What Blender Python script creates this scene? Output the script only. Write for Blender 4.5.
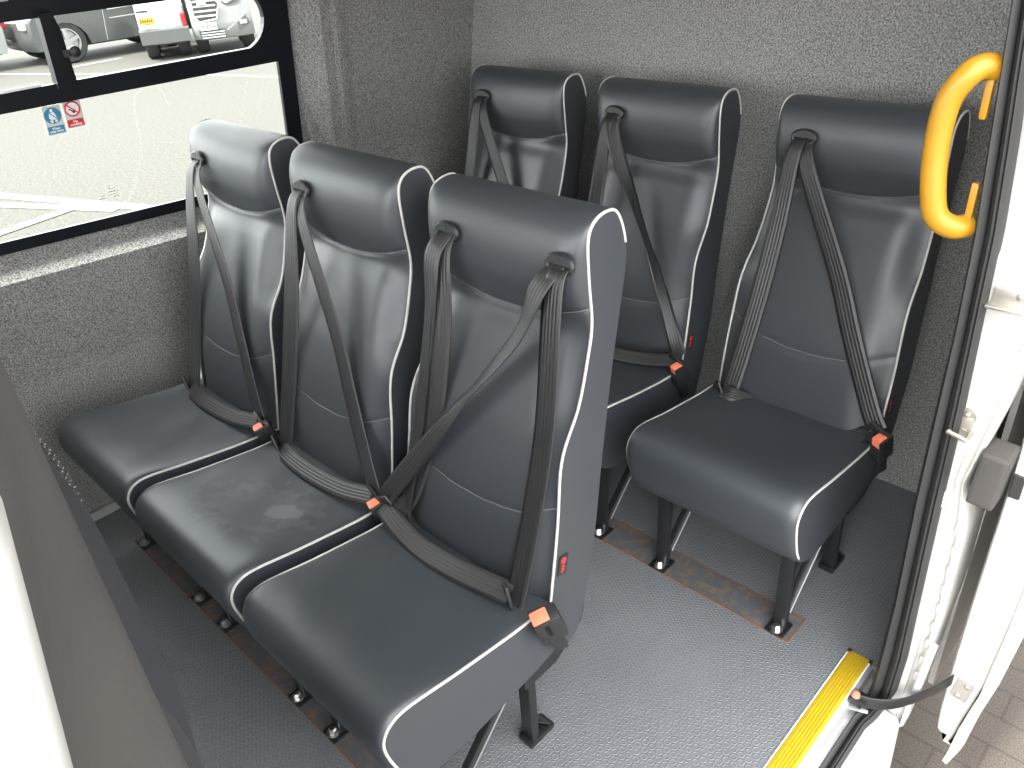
import bpy, bmesh, math, random
from mathutils import Vector, Matrix
random.seed(7)
for o in list(bpy.data.objects): bpy.data.objects.remove(o, do_unlink=True)
S = bpy.context.scene
COL = S.collection

# ------------------------------------------------------------------ camera
cd = bpy.data.cameras.new('camera'); cam = bpy.data.objects.new('camera', cd); COL.objects.link(cam)
cd.sensor_width = 36.0; cd.lens = 796.169 / 1024 * 36.0; cd.clip_start = 0.02; cd.clip_end = 400
CR = Vector((0.72052, 0.68997, -0.06921)); CU = Vector((-0.31409, 0.41371, 0.85451)); CF = Vector((-0.61822, 0.59396, -0.51481))
cam.matrix_world = Matrix(((CR.x, CU.x, -CF.x, 2.40814), (CR.y, CU.y, -CF.y, -0.96058), (CR.z, CU.z, -CF.z, 1.57165), (0, 0, 0, 1)))
S.camera = cam

# ------------------------------------------------------------------ sky, sun, exposure
wd = bpy.data.worlds.new('overcast_sky'); S.world = wd; wd.use_nodes = True
nt = wd.node_tree; nt.nodes.clear()
tc = nt.nodes.new('ShaderNodeTexCoord'); dp = nt.nodes.new('ShaderNodeVectorMath'); dp.operation = 'DOT_PRODUCT'
dp.inputs[1].default_value = (-.42, -.84, .10); rp = nt.nodes.new('ShaderNodeMapRange')      # brighter towards the sun side and the front of the van
bg = nt.nodes.new('ShaderNodeBackground'); wo = nt.nodes.new('ShaderNodeOutputWorld')
rp.inputs['From Min'].default_value = -1; rp.inputs['From Max'].default_value = 1; rp.inputs['To Min'].default_value = .66; rp.inputs['To Max'].default_value = 1.75
nt.links.new(tc.outputs['Generated'], dp.inputs[0]); nt.links.new(dp.outputs['Value'], rp.inputs['Value'])
nt.links.new(rp.outputs[0], bg.inputs[1]); nt.links.new(bg.outputs[0], wo.inputs[0]); bg.inputs[0].default_value = (.97, .985, 1, 1)
sl = bpy.data.lights.new('veiled_sun', 'SUN'); sl.energy = 4.0; sl.angle = math.radians(9); sl.color = (1, .97, .92)
so = bpy.data.objects.new('veiled_sun', sl); COL.objects.link(so)
so.rotation_euler = Vector((.11, .75, -1.0)).to_track_quat('-Z', 'Y').to_euler(); so.location = (-3, -8, 10)
S.view_settings.view_transform = 'Standard'; S.view_settings.look = 'None'; S.view_settings.gamma = 1.0
S.view_settings.use_curve_mapping = False; S.view_settings.exposure = 2.7

# ------------------------------------------------------------------ materials
def new_mat(name):
    m = bpy.data.materials.new(name); m.use_nodes = True
    return m, m.node_tree, m.node_tree.nodes['Principled BSDF']
def plain(name, col, rough=.5, metal=0.0, spec=.5, bump=0, bscale=200, var=0):
    m, t, b = new_mat(name)
    b.inputs['Base Color'].default_value = (*col, 1); b.inputs['Roughness'].default_value = rough
    b.inputs['Metallic'].default_value = metal; b.inputs['Specular IOR Level'].default_value = spec
    g = t.nodes.new('ShaderNodeNewGeometry') if False else t.nodes.new('ShaderNodeTexCoord')
    n = t.nodes.new('ShaderNodeTexNoise'); n.inputs['Scale'].default_value = bscale; n.inputs['Detail'].default_value = 3
    t.links.new(g.outputs['Object'], n.inputs['Vector'])
    if bump:
        bp = t.nodes.new('ShaderNodeBump'); bp.inputs['Strength'].default_value = bump; bp.inputs['Distance'].default_value = .002
        t.links.new(n.outputs['Fac'], bp.inputs['Height']); t.links.new(bp.outputs['Normal'], b.inputs['Normal'])
    if var:
        n2 = t.nodes.new('ShaderNodeTexNoise'); n2.inputs['Scale'].default_value = max(3, bscale * .08); n2.inputs['Detail'].default_value = 6
        t.links.new(g.outputs['Object'], n2.inputs['Vector'])
        mx = t.nodes.new('ShaderNodeMixRGB'); mx.inputs[1].default_value = (*[c * (1 - var) for c in col], 1); mx.inputs[2].default_value = (*[min(1, c * (1 + var)) for c in col], 1)
        t.links.new(n2.outputs['Fac'], mx.inputs[0]); t.links.new(mx.outputs[0], b.inputs['Base Color'])
    return m
def math_node(t, op, a, b=None, c=None):
    n = t.nodes.new('ShaderNodeMath'); n.operation = op
    for i, v in enumerate((a, b, c)):
        if v is None: continue
        if hasattr(v, 'links'): t.links.new(v, n.inputs[i])
        else: n.inputs[i].default_value = v
    return n.outputs[0]

M = {}
def vinyl(worn=False):
    m, t, b = new_mat('worn_charcoal_vinyl' if worn else 'charcoal_vinyl')
    tc = t.nodes.new('ShaderNodeTexCoord')
    v = t.nodes.new('ShaderNodeTexVoronoi'); v.inputs['Scale'].default_value = 420; v.feature = 'DISTANCE_TO_EDGE'
    t.links.new(tc.outputs['Object'], v.inputs['Vector'])
    n = t.nodes.new('ShaderNodeTexNoise'); n.inputs['Scale'].default_value = 7; n.inputs['Detail'].default_value = 5
    t.links.new(tc.outputs['Object'], n.inputs['Vector'])
    bp = t.nodes.new('ShaderNodeBump'); bp.inputs['Strength'].default_value = .22; bp.inputs['Distance'].default_value = .0006
    t.links.new(v.outputs['Distance'], bp.inputs['Height'])
    bp2 = t.nodes.new('ShaderNodeBump'); bp2.inputs['Strength'].default_value = .08; bp2.inputs['Distance'].default_value = .012
    t.links.new(n.outputs['Fac'], bp2.inputs['Height']); t.links.new(bp.outputs['Normal'], bp2.inputs['Normal'])
    t.links.new(bp2.outputs['Normal'], b.inputs['Normal'])
    r = t.nodes.new('ShaderNodeMapRange'); r.inputs['To Min'].default_value = .38; r.inputs['To Max'].default_value = .50
    t.links.new(n.outputs['Fac'], r.inputs['Value']); t.links.new(r.outputs[0], b.inputs['Roughness'])
    b.inputs['Base Color'].default_value = (.034, .039, .045, 1); b.inputs['Specular IOR Level'].default_value = .8
    if worn:                                            # rubbed, dusty oval on the seat top
        def oval(c, sx, sy, wob):
            mp = t.nodes.new('ShaderNodeMapping'); mp.vector_type = 'TEXTURE'; mp.inputs['Location'].default_value = c; mp.inputs['Scale'].default_value = (sx, sy, 9); mp.inputs['Rotation'].default_value = (0, 0, .5)
            t.links.new(tc.outputs['Object'], mp.inputs['Vector'])
            ln = t.nodes.new('ShaderNodeVectorMath'); ln.operation = 'LENGTH'; t.links.new(mp.outputs[0], ln.inputs[0])
            n3 = t.nodes.new('ShaderNodeTexNoise'); n3.inputs['Scale'].default_value = 34; n3.inputs['Detail'].default_value = 6; t.links.new(tc.outputs['Object'], n3.inputs['Vector'])
            d = math_node(t, 'ADD', ln.outputs['Value'], math_node(t, 'MULTIPLY', math_node(t, 'SUBTRACT', n3.outputs['Fac'], .5), wob))
            r3 = t.nodes.new('ShaderNodeMapRange'); r3.interpolation_type = 'SMOOTHSTEP'; r3.inputs['From Min'].default_value = 1.15; r3.inputs['From Max'].default_value = .75; t.links.new(d, r3.inputs['Value']); return r3.outputs[0]
        a1 = oval((.075, -.135, .45), .045, .028, 1.0); a2 = oval((.02, -.17, .45), .14, .10, 2.4)
        f = math_node(t, 'MINIMUM', 1.0, math_node(t, 'ADD', a1, math_node(t, 'MULTIPLY', a2, .30)))
        mx = t.nodes.new('ShaderNodeMixRGB'); mx.inputs[1].default_value = (.034, .039, .045, 1); mx.inputs[2].default_value = (.115, .117, .115, 1)
        t.links.new(f, mx.inputs[0]); t.links.new(mx.outputs[0], b.inputs['Base Color'])
    return m
M['vinyl'] = vinyl(); M['vinyl_worn'] = vinyl(True)
M['piping'] = plain('pale_grey_piping', (.50, .49, .46), .45)
M['black'] = plain('satin_black_metal', (.012, .012, .013), .35, bump=.1, bscale=90)
M['plastic'] = plain('black_plastic', (.018, .018, .019), .42)
M['rubber'] = plain('black_rubber', (.022, .022, .022), .55, bump=.15, bscale=60, var=.25)
M['dusty_rubber'] = plain('dusty_grey_rubber', (.042, .038, .035), .75, bump=.4, bscale=80, var=.45)
M['chrome'] = plain('bright_steel', (.75, .74, .72), .28, 1.0)
M['zinc'] = plain('dull_zinc', (.50, .47, .42), .42, .9, var=.3, bscale=300)
M['orange'] = plain('orange_red_button', (.80, .20, .11), .45)
M['red'] = plain('red_print', (.62, .03, .03), .5)
M['yellow'] = plain('yellow_plastic', (.40, .20, .012), .38, bump=.05, bscale=150)
M['yellow_tread'] = plain('yellow_tread', (.40, .27, .010), .42, bump=.12, bscale=120, var=.12)
M['paint'] = plain('white_body_paint', (.47, .46, .435), .28, var=.02, bscale=40)
M['alu'] = plain('grey_aluminium', (.55, .55, .55), .4, .6)
M['lining'] = plain('pale_lining', (.62, .62, .60), .8)
M['frame'] = plain('black_window_frame', (.006, .007, .010), .3)
M['strip'] = plain('pale_grey_trim', (.38, .38, .37), .5)
M['white'] = plain('white_print', (.85, .86, .84), .5)
M['sign_blue'] = plain('blue_print', (.05, .24, .42), .5)
M['sign_red'] = plain('sign_red_print', (.66, .03, .04), .5)
M['sign_ground'] = plain('sticker_ground', (.62, .64, .58), .5)
M['char'] = plain('black_print', (.02, .02, .02), .5)
M['seat_cloth'] = plain('dark_seat_cloth', (.030, .031, .036), .6, bump=.3, bscale=500)
M['stitch'] = plain('grey_stitching', (.28, .28, .28), .6)

def belt_mat():
    m, t, b = new_mat('ribbed_belt_webbing')
    uv = t.nodes.new('ShaderNodeUVMap'); sp = t.nodes.new('ShaderNodeSeparateXYZ'); t.links.new(uv.outputs[0], sp.inputs[0])
    s = math_node(t, 'SINE', math_node(t, 'MULTIPLY', sp.outputs['X'], 2 * math.pi * 6))
    s2 = math_node(t, 'SINE', math_node(t, 'MULTIPLY', sp.outputs['Y'], 2500.0))
    h = math_node(t, 'ADD', s, math_node(t, 'MULTIPLY', s2, .3))
    bp = t.nodes.new('ShaderNodeBump'); bp.inputs['Strength'].default_value = .3; bp.inputs['Distance'].default_value = .001
    t.links.new(h, bp.inputs['Height']); t.links.new(bp.outputs['Normal'], b.inputs['Normal'])
    b.inputs['Base Color'].default_value = (.021, .020, .020, 1); b.inputs['Roughness'].default_value = .40; b.inputs['Specular IOR Level'].default_value = .6
    return m
M['belt'] = belt_mat()

def carpet():
    m, t, b = new_mat('grey_carpet_lining')
    tc = t.nodes.new('ShaderNodeTexCoord')
    n = t.nodes.new('ShaderNodeTexNoise'); n.inputs['Scale'].default_value = 230; n.inputs['Detail'].default_value = 5; n.inputs['Roughness'].default_value = .8
    n2 = t.nodes.new('ShaderNodeTexNoise'); n2.inputs['Scale'].default_value = 6; n2.inputs['Detail'].default_value = 3
    for x in (n, n2): t.links.new(tc.outputs['Object'], x.inputs['Vector'])
    rp = t.nodes.new('ShaderNodeValToRGB')
    rp.color_ramp.elements[0].position = .40; rp.color_ramp.elements[0].color = (.10, .098, .095, 1)
    rp.color_ramp.elements[1].position = .62; rp.color_ramp.elements[1].color = (.48, .475, .46, 1)
    t.links.new(n.outputs['Fac'], rp.inputs[0])
    mx = t.nodes.new('ShaderNodeMixRGB'); mx.blend_type = 'MULTIPLY'; mx.inputs[0].default_value = .15
    t.links.new(rp.outputs[0], mx.inputs[1]); t.links.new(n2.outputs['Fac'], mx.inputs[2]); t.links.new(mx.outputs[0], b.inputs['Base Color'])
    bp = t.nodes.new('ShaderNodeBump'); bp.inputs['Strength'].default_value = .6; bp.inputs['Distance'].default_value = .004
    t.links.new(n.outputs['Fac'], bp.inputs['Height']); t.links.new(bp.outputs['Normal'], b.inputs['Normal'])
    b.inputs['Roughness'].default_value = .95; b.inputs['Specular IOR Level'].default_value = .1
    return m
M['carpet'] = carpet()

def stud_floor():
    m, t, b = new_mat('grey_studded_rubber')
    tc = t.nodes.new('ShaderNodeTexCoord'); P = .0178
    def lattice(off):
        mp = t.nodes.new('ShaderNodeVectorMath'); mp.operation = 'ADD'; mp.inputs[1].default_value = off
        t.links.new(tc.outputs['Object'], mp.inputs[0])
        dv = t.nodes.new('ShaderNodeVectorMath'); dv.operation = 'DIVIDE'; dv.inputs[1].default_value = (P, P * math.sqrt(3), 1)
        t.links.new(mp.outputs[0], dv.inputs[0])
        fr = t.nodes.new('ShaderNodeVectorMath'); fr.operation = 'FRACTION'; t.links.new(dv.outputs[0], fr.inputs[0])
        sb = t.nodes.new('ShaderNodeVectorMath'); sb.operation = 'SUBTRACT'; sb.inputs[1].default_value = (.5, .5, 0); t.links.new(fr.outputs[0], sb.inputs[0])
        ml = t.nodes.new('ShaderNodeVectorMath'); ml.operation = 'MULTIPLY'; ml.inputs[1].default_value = (P, P * math.sqrt(3), 0); t.links.new(sb.outputs[0], ml.inputs[0])
        ln = t.nodes.new('ShaderNodeVectorMath'); ln.operation = 'LENGTH'; t.links.new(ml.outputs[0], ln.inputs[0])
        return ln.outputs['Value']
    d = math_node(t, 'MINIMUM', lattice((10, 10, 0)), lattice((10 + P / 2, 10 + P * math.sqrt(3) / 2, 0)))
    r = math_node(t, 'SUBTRACT', 1.0, math_node(t, 'MINIMUM', 1.0, math_node(t, 'DIVIDE', math_node(t, 'ABSOLUTE', math_node(t, 'SUBTRACT', d, .0062)), .0019)))
    n = t.nodes.new('ShaderNodeTexNoise'); n.inputs['Scale'].default_value = 4; n.inputs['Detail'].default_value = 8; n.inputs['Roughness'].default_value = .65
    t.links.new(tc.outputs['Object'], n.inputs['Vector'])
    rp = t.nodes.new('ShaderNodeValToRGB'); rp.color_ramp.elements[0].position = .3; rp.color_ramp.elements[0].color = (.118, .123, .131, 1)
    rp.color_ramp.elements[1].position = .75; rp.color_ramp.elements[1].color = (.160, .166, .175, 1)
    t.links.new(n.outputs['Fac'], rp.inputs[0])
    mx = t.nodes.new('ShaderNodeMixRGB'); mx.inputs[2].default_value = (.23, .235, .245, 1); t.links.new(math_node(t, 'MULTIPLY', r, .55), mx.inputs[0])
    t.links.new(rp.outputs[0], mx.inputs[1]); t.links.new(mx.outputs[0], b.inputs['Base Color'])
    bp = t.nodes.new('ShaderNodeBump'); bp.inputs['Strength'].default_value = .8; bp.inputs['Distance'].default_value = .0018
    t.links.new(r, bp.inputs['Height']); t.links.new(bp.outputs['Normal'], b.inputs['Normal'])
    b.inputs['Roughness'].default_value = .5
    return m
M['floor'] = stud_floor()

def rusty():
    m, t, b = new_mat('worn_steel_with_rust')
    tc = t.nodes.new('ShaderNodeTexCoord')
    n = t.nodes.new('ShaderNodeTexNoise'); n.inputs['Scale'].default_value = 38; n.inputs['Detail'].default_value = 8; n.inputs['Roughness'].default_value = .75
    t.links.new(tc.outputs['Object'], n.inputs['Vector'])
    rp = t.nodes.new('ShaderNodeValToRGB'); e = rp.color_ramp.elements
    e[0].position = .48; e[0].color = (.080, .090, .103, 1); e[1].position = .64; e[1].color = (.20, .125, .07, 1)
    t.links.new(n.outputs['Fac'], rp.inputs[0]); t.links.new(rp.outputs[0], b.inputs['Base Color']); b.inputs['Roughness'].default_value = .55
    return m
M['rusty'] = rusty()
M['rust'] = plain('rusty_edge', (.17, .075, .035), .85, bump=.5, bscale=120, var=.5)

def asphalt():
    m, t, b = new_mat('pale_tarmac')
    tc = t.nodes.new('ShaderNodeTexCoord')
    n = t.nodes.new('ShaderNodeTexNoise'); n.inputs['Scale'].default_value = 30; n.inputs['Detail'].default_value = 10; n.inputs['Roughness'].default_value = .85
    t.links.new(tc.outputs['Object'], n.inputs['Vector'])
    rp = t.nodes.new('ShaderNodeValToRGB'); e = rp.color_ramp.elements
    e[0].position = .38; e[0].color = (.012, .0113, .0098, 1); e[1].position = .64; e[1].color = (.068, .0638, .0545, 1)
    t.links.new(n.outputs['Fac'], rp.inputs[0]); t.links.new(rp.outputs[0], b.inputs['Base Color']); b.inputs['Roughness'].default_value = .9
    return m
M['asphalt'] = asphalt()
def pavers():
    m, t, b = new_mat('brown_block_paving')
    tc = t.nodes.new('ShaderNodeTexCoord')
    br = t.nodes.new('ShaderNodeTexBrick'); br.inputs['Scale'].default_value = 1.0; br.inputs['Brick Width'].default_value = .21; br.inputs['Row Height'].default_value = .105
    br.inputs['Mortar Size'].default_value = .004; br.inputs['Color1'].default_value = (.060, .049, .038, 1); br.inputs['Color2'].default_value = (.064, .051, .041, 1); br.inputs['Mortar'].default_value = (.040, .033, .027, 1)
    t.links.new(tc.outputs['Object'], br.inputs['Vector'])
    n = t.nodes.new('ShaderNodeTexNoise'); n.inputs['Scale'].default_value = 240; n.inputs['Detail'].default_value = 4
    t.links.new(tc.outputs['Object'], n.inputs['Vector'])
    rp = t.nodes.new('ShaderNodeValToRGB'); rp.color_ramp.elements[0].position = .35; rp.color_ramp.elements[0].color = (.45, .45, .45, 1); rp.color_ramp.elements[1].position = .7; rp.color_ramp.elements[1].color = (1.3, 1.3, 1.3, 1)
    t.links.new(n.outputs['Fac'], rp.inputs[0])
    mx = t.nodes.new('ShaderNodeMixRGB'); mx.blend_type = 'MULTIPLY'; mx.inputs[0].default_value = 1
    t.links.new(br.outputs['Color'], mx.inputs[1]); t.links.new(rp.outputs[0], mx.inputs[2]); t.links.new(mx.outputs[0], b.inputs['Base Color'])
    b.inputs['Roughness'].default_value = .9
    return m
M['pavers'] = pavers()
def glass():
    m, t, b = new_mat('window_glass'); t.nodes.remove(b)
    out = t.nodes['Material Output']; tr = t.nodes.new('ShaderNodeBsdfTransparent'); gl = t.nodes.new('ShaderNodeBsdfGlossy')
    tr.inputs[0].default_value = (.93, .95, .93, 1); gl.inputs['Roughness'].default_value = .02
    lw = t.nodes.new('ShaderNodeLayerWeight'); lw.inputs[0].default_value = .5; mx = t.nodes.new('ShaderNodeMixShader')
    t.links.new(math_node(t, 'ADD', .02, math_node(t, 'MULTIPLY', .25, math_node(t, 'POWER', lw.outputs['Facing'], 5.0))), mx.inputs[0]); t.links.new(tr.outputs[0], mx.inputs[1]); t.links.new(gl.outputs[0], mx.inputs[2]); t.links.new(mx.outputs[0], out.inputs[0])
    return m
M['glass'] = glass()
M['car_glass'] = plain('dark_car_glass', (.02, .022, .025), .08)
M['tyre'] = plain('tyre_rubber', (.014, .014, .014), .7)
M['alloy'] = plain('alloy_wheel', (.35, .35, .35), .35, .7)
M['car_silver'] = plain('pale_silver_car_paint', (.20, .205, .20), .3, .3)
M['car_grey'] = plain('grey_car_paint', (.055, .058, .058), .3, .3)
M['car_white'] = plain('white_car_paint', (.50, .50, .49), .3)
M['bumper'] = plain('grey_bumper', (.045, .047, .047), .5)
M['grille_dark'] = plain('dark_grille', (.03, .03, .03), .5)
M['lamp_red'] = plain('red_lamp', (.28, .012, .012), .25)
M['lamp_clear'] = plain('clear_lamp', (.35, .36, .36), .15)
M['plate_yellow'] = plain('yellow_plate', (.36, .26, .01), .5)
M['line_paint'] = plain('white_line_paint', (.22, .216, .208), .8, var=.08, bscale=60)

# ------------------------------------------------------------------ mesh helpers
class MB:
    def __init__(s): s.v = []; s.f = []; s.uv = {}
    def add(s, vs, fs):
        b = len(s.v); s.v += [tuple(v) for v in vs]; s.f += [tuple(b + i for i in f) for f in fs]; return s
    def box(s, c, d, rot=None, bev=0):
        hx, hy, hz = d[0] / 2, d[1] / 2, d[2] / 2
        if bev <= 0:
            vs = [Vector((x * hx, y * hy, z * hz)) for x in (-1, 1) for y in (-1, 1) for z in (-1, 1)]
            fs = [(0, 1, 3, 2), (4, 6, 7, 5), (0, 4, 5, 1), (2, 3, 7, 6), (0, 2, 6, 4), (1, 5, 7, 3)]
        else:
            bm = bmesh.new(); bmesh.ops.create_cube(bm, size=1)
            for v in bm.verts: v.co = Vector((v.co.x * d[0], v.co.y * d[1], v.co.z * d[2]))
            bmesh.ops.bevel(bm, geom=list(bm.edges), offset=min(bev, min(d) * .45), segments=2, affect='EDGES', profile=.6)
            bm.verts.index_update(); vs = [v.co.copy() for v in bm.verts]; fs = [tuple(v.index for v in f.verts) for f in bm.faces]; bm.free()
        if rot is not None: vs = [rot @ v for v in vs]
        return s.add([v + Vector(c) for v in vs], fs)
    def bar(s, a, b, w, h, up=(0, 0, 1), bev=0):
        a, b = Vector(a), Vector(b); x = (b - a).normalized(); y = Vector(up).cross(x)
        if y.length < 1e-4: y = Vector((0, 1, 0)).cross(x)
        y.normalize(); z = x.cross(y); R = Matrix((x, y, z)).transposed()
        return s.box((a + b) / 2, ((b - a).length, w, h), R, bev)
    def tube(s, pts, r, n=8, closed=False, cap=True):
        pts = [Vector(p) for p in pts]; N = len(pts); rings = []; prev = None
        for i, p in enumerate(pts):
            a = pts[i - 1] if (i or closed) else p; b = pts[(i + 1) % N] if (i < N - 1 or closed) else p
            t = (b - a).normalized()
            if prev is None: u = t.orthogonal().normalized()
            else:
                u = prev - t * prev.dot(t); u = u.normalized() if u.length > 1e-6 else t.orthogonal().normalized()
            prev = u; w = t.cross(u); rr = r[i] if isinstance(r, (list, tuple)) else r
            rings.append([p + (u * math.cos(k * 2 * math.pi / n) + w * math.sin(k * 2 * math.pi / n)) * rr for k in range(n)])
        vs = [v for R in rings for v in R]; fs = []
        for i in range(N if closed else N - 1):
            j = (i + 1) % N
            for k in range(n): fs.append((i * n + k, i * n + (k + 1) % n, j * n + (k + 1) % n, j * n + k))
        if cap and not closed: fs += [tuple(range(n))[::-1], tuple((N - 1) * n + k for k in range(n))]
        return s.add(vs, fs)
    def sweep(s, pts, frames, prof, close=True):
        """prof: list of (a,b); frames: list of (A,B) vectors at every path point"""
        n = len(prof); vs = []
        for p, (A, B) in zip(pts, frames):
            for a, b in prof: vs.append(Vector(p) + A * a + B * b)
        fs = []
        for i in range(len(pts) - 1):
            for k in range(n if close else n - 1): fs.append((i * n + k, i * n + (k + 1) % n, (i + 1) * n + (k + 1) % n, (i + 1) * n + k))
        if close: fs += [tuple(range(n))[::-1], tuple((len(pts) - 1) * n + k for k in range(n))]
        return s.add(vs, fs)
    def lathe(s, c, axis, prof, n=20, cap=True):
        """prof: list of (radius, along)"""
        ax = Vector(axis).normalized(); u = ax.orthogonal().normalized(); w = ax.cross(u); vs = []; c = Vector(c)
        for r, h in prof:
            for k in range(n):
                a = 2 * math.pi * k / n; vs.append(c + ax * h + (u * math.cos(a) + w * math.sin(a)) * r)
        fs = []
        for i in range(len(prof) - 1):
            for k in range(n): fs.append((i * n + k, i * n + (k + 1) % n, (i + 1) * n + (k + 1) % n, (i + 1) * n + k))
        if cap: fs += [tuple(range(n))[::-1], tuple((len(prof) - 1) * n + k for k in range(n))]
        return s.add(vs, fs)
    def prism(s, poly, a, b, axis):
        """extrude 2-D poly between a and b along axis ('x': poly=(y,z), 'y': (x,z), 'z': (x,y))"""
        def P(p, h): return {'x': (h, p[0], p[1]), 'y': (p[0], h, p[1]), 'z': (p[0], p[1], h)}[axis]
        n = len(poly); vs = [P(p, a) for p in poly] + [P(p, b) for p in poly]
        fs = [tuple(range(n))[::-1], tuple(range(n, 2 * n))] + [(k, (k + 1) % n, n + (k + 1) % n, n + k) for k in range(n)]
        return s.add(vs, fs)
    def mesh(s, name, mat, smooth=None):
        me = bpy.data.meshes.new(name); me.from_pydata(s.v, [], s.f); me.update()
        bm = bmesh.new(); bm.from_mesh(me); bmesh.ops.recalc_face_normals(bm, faces=bm.faces)
        if smooth is not None:
            for f in bm.faces: f.smooth = True
            for e in bm.edges:
                if len(e.link_faces) == 2 and e.calc_face_angle(0) > math.radians(smooth): e.smooth = False
        bm.to_mesh(me); bm.free()
        for m in (mat if isinstance(mat, list) else [mat]): me.materials.append(m)
        return me
    def build(s, name, mat, parent=None, smooth=None):
        return link(name, s.mesh(name, mat, smooth), parent)
def link(name, me, parent=None):
    o = bpy.data.objects.new(name, me); COL.objects.link(o)
    if parent is not None: o.parent = parent
    return o
def tag(o, label=None, cat=None, group=None, kind=None):
    if label: o['label'] = label
    if cat: o['category'] = cat
    if group: o['group'] = group
    if kind: o['kind'] = kind
    return o
def empty(name, loc=(0, 0, 0), rz=0.0):
    o = bpy.data.objects.new(name, None); COL.objects.link(o); o.location = loc; o.rotation_euler = (0, 0, rz); o.empty_display_size = .1
    return o
def catmull(pts, n, closed=False):
    P = [Vector(p) for p in pts]; N = len(P); out = []; segs = N if closed else N - 1
    for i in range(segs):
        p1, p2 = P[i], P[(i + 1) % N]; p0 = P[i - 1] if (closed or i) else p1 * 2 - p2; p3 = P[(i + 2) % N] if (closed or i < N - 2) else p2 * 2 - p1
        for k in range(n):
            t = k / n; out.append(.5 * ((2 * p1) + (p2 - p0) * t + (2 * p0 - 5 * p1 + 4 * p2 - p3) * t * t + (3 * p1 - p0 - 3 * p2 + p3) * t ** 3))
    if not closed: out.append(P[-1].copy())
    return out
def sstep(a, b, x):
    t = min(1, max(0, (x - a) / (b - a))); return t * t * (3 - 2 * t)
def lerp_tab(xs, ys, x):
    if x <= xs[0]: return ys[0]
    for i in range(len(xs) - 1):
        if x <= xs[i + 1]: return ys[i] + (ys[i + 1] - ys[i]) * (x - xs[i]) / (xs[i + 1] - xs[i])
    return ys[-1]

# ------------------------------------------------------------------ the van shell (setting)
def struct(name, mb, mat, parent=None, smooth=None):
    o = mb.build(name, mat, parent, smooth)
    if parent is None: o['kind'] = 'structure'
    return o
GZ = -.5
struct('floor', MB().box((1.03, -.55, -.02), (1.99, 3.4, .04)).box((2.055, .80, -.0205), (.11, .70, .04)), M['floor'])
struct('ground', MB().add([(-90, -70, GZ), (0, -70, GZ), (0, 90, GZ), (-90, 90, GZ)], [(0, 1, 2, 3)]), M['asphalt'])
pv = struct('paving', MB().add([(0, -70, GZ), (60, -70, GZ), (60, 90, GZ), (0, 90, GZ)], [(0, 1, 2, 3)]), M['pavers'])

def xw(z): return .03 if z < .5 else .03 + .21 * (z - .5)
# window wall : opening Y0..Y1 , ZB..ZT with a carpeted reveal
Y0, YF = -2.25, .40
def wy(z): return .398 + (1.383 - z) * .06          # right edge of the frame leans a little
REC = .060
def pl(y, z, off=0.0): return Vector((xw(z) + off, y, z))
def zb(y): return .860 - .052 * (y - .02)            # lower edge of the frame
ZTOP = 1.50
def wall_window():
    mb = MB(); NY = 24; ys = [Y0 + (1.13 - Y0) * i / NY for i in range(NY + 1)]
    def quad(a, b, c, d): mb.add([a, b, c, d], [(0, 1, 2, 3)])
    for i in range(NY):                              # below the window
        a, b = ys[i], ys[i + 1]
        zs = [0, .25, .5]
        for k in range(2): quad(pl(a, zs[k]), pl(b, zs[k]), pl(b, zs[k + 1]), pl(a, zs[k + 1]))
        za, zb_ = zb(a) - .082, zb(b) - .082
        quad(pl(a, .5), pl(b, .5), pl(b, zb_), pl(a, za))
    for i in range(NY):                              # soft ledge under the window
        a, b = ys[i], ys[i + 1]
        if a > .46: continue
        b2 = min(b, .47); za, zb_ = zb(a) - .082, zb(b2) - .082
        quad(pl(a, za), pl(b2, zb_), pl(b2, zb_ + .008, -.001), pl(a, za + .008, -.001))
        quad(pl(a, za + .008, -.001), pl(b2, zb_ + .008, -.001), pl(b2, zb_ + .016, -.008), pl(a, za + .016, -.008))
        quad(pl(a, za + .016, -.008), pl(b2, zb_ + .016, -.008), pl(b2, zb(b2) - .020, -.054), pl(a, zb(a) - .020, -.054))
        quad(pl(a, zb(a) - .020, -.054), pl(b2, zb(b2) - .020, -.054), pl(b2, zb(b2) + .012, -REC), pl(a, zb(a) + .012, -REC))
    zs = [zb(.45) - .082 + (1.95 - zb(.45) + .082) * k / 12 for k in range(13)]
    prof = [(-.02, -REC), (.014, -REC), (.024, -.050), (.085, -.006), (.096, .0), (.13, .0), (.145, .005), (.16, .005), (.19, .0)]
    for k in range(12):                              # rolled pillar beside the window, then the panel to the corner
        z0, z1 = zs[k], zs[k + 1]
        for (ya, oa), (yb, ob) in zip(prof, prof[1:]): quad(pl(wy(z0) + ya, z0, oa), pl(wy(z0) + yb, z0, ob), pl(wy(z1) + yb, z1, ob), pl(wy(z1) + ya, z1, oa))
        quad(pl(wy(z0) + .19, z0), pl(1.13, z0), pl(1.13, z1), pl(wy(z1) + .19, z1))
    quad(pl(Y0, ZTOP, -REC), pl(.47, ZTOP, -REC), pl(.47, 1.95), pl(Y0, 1.95))
    quad(pl(Y0, .5), pl(-.86, .5), pl(-.86, 1.6), pl(Y0, 1.6))      # unseen panel over the window's front end, added to block the sun
    # outer skin behind so no light leaks
    mb.box((-.09, -.55, .15), (.02, 3.4, 1.28)); mb.box((.10, .80, 1.2), (.02, .70, 1.1))
    return mb
wl = struct('wall_left', wall_window(), M['carpet'], smooth=40)
struct('wall_back', MB().box((1.03, 1.155, .96), (2.15, .05, 2.0)), M['carpet'])
struct('ceiling', MB().box((1.05, -.55, 1.97), (1.84, 3.45, .05)), M['lining'])
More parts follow.
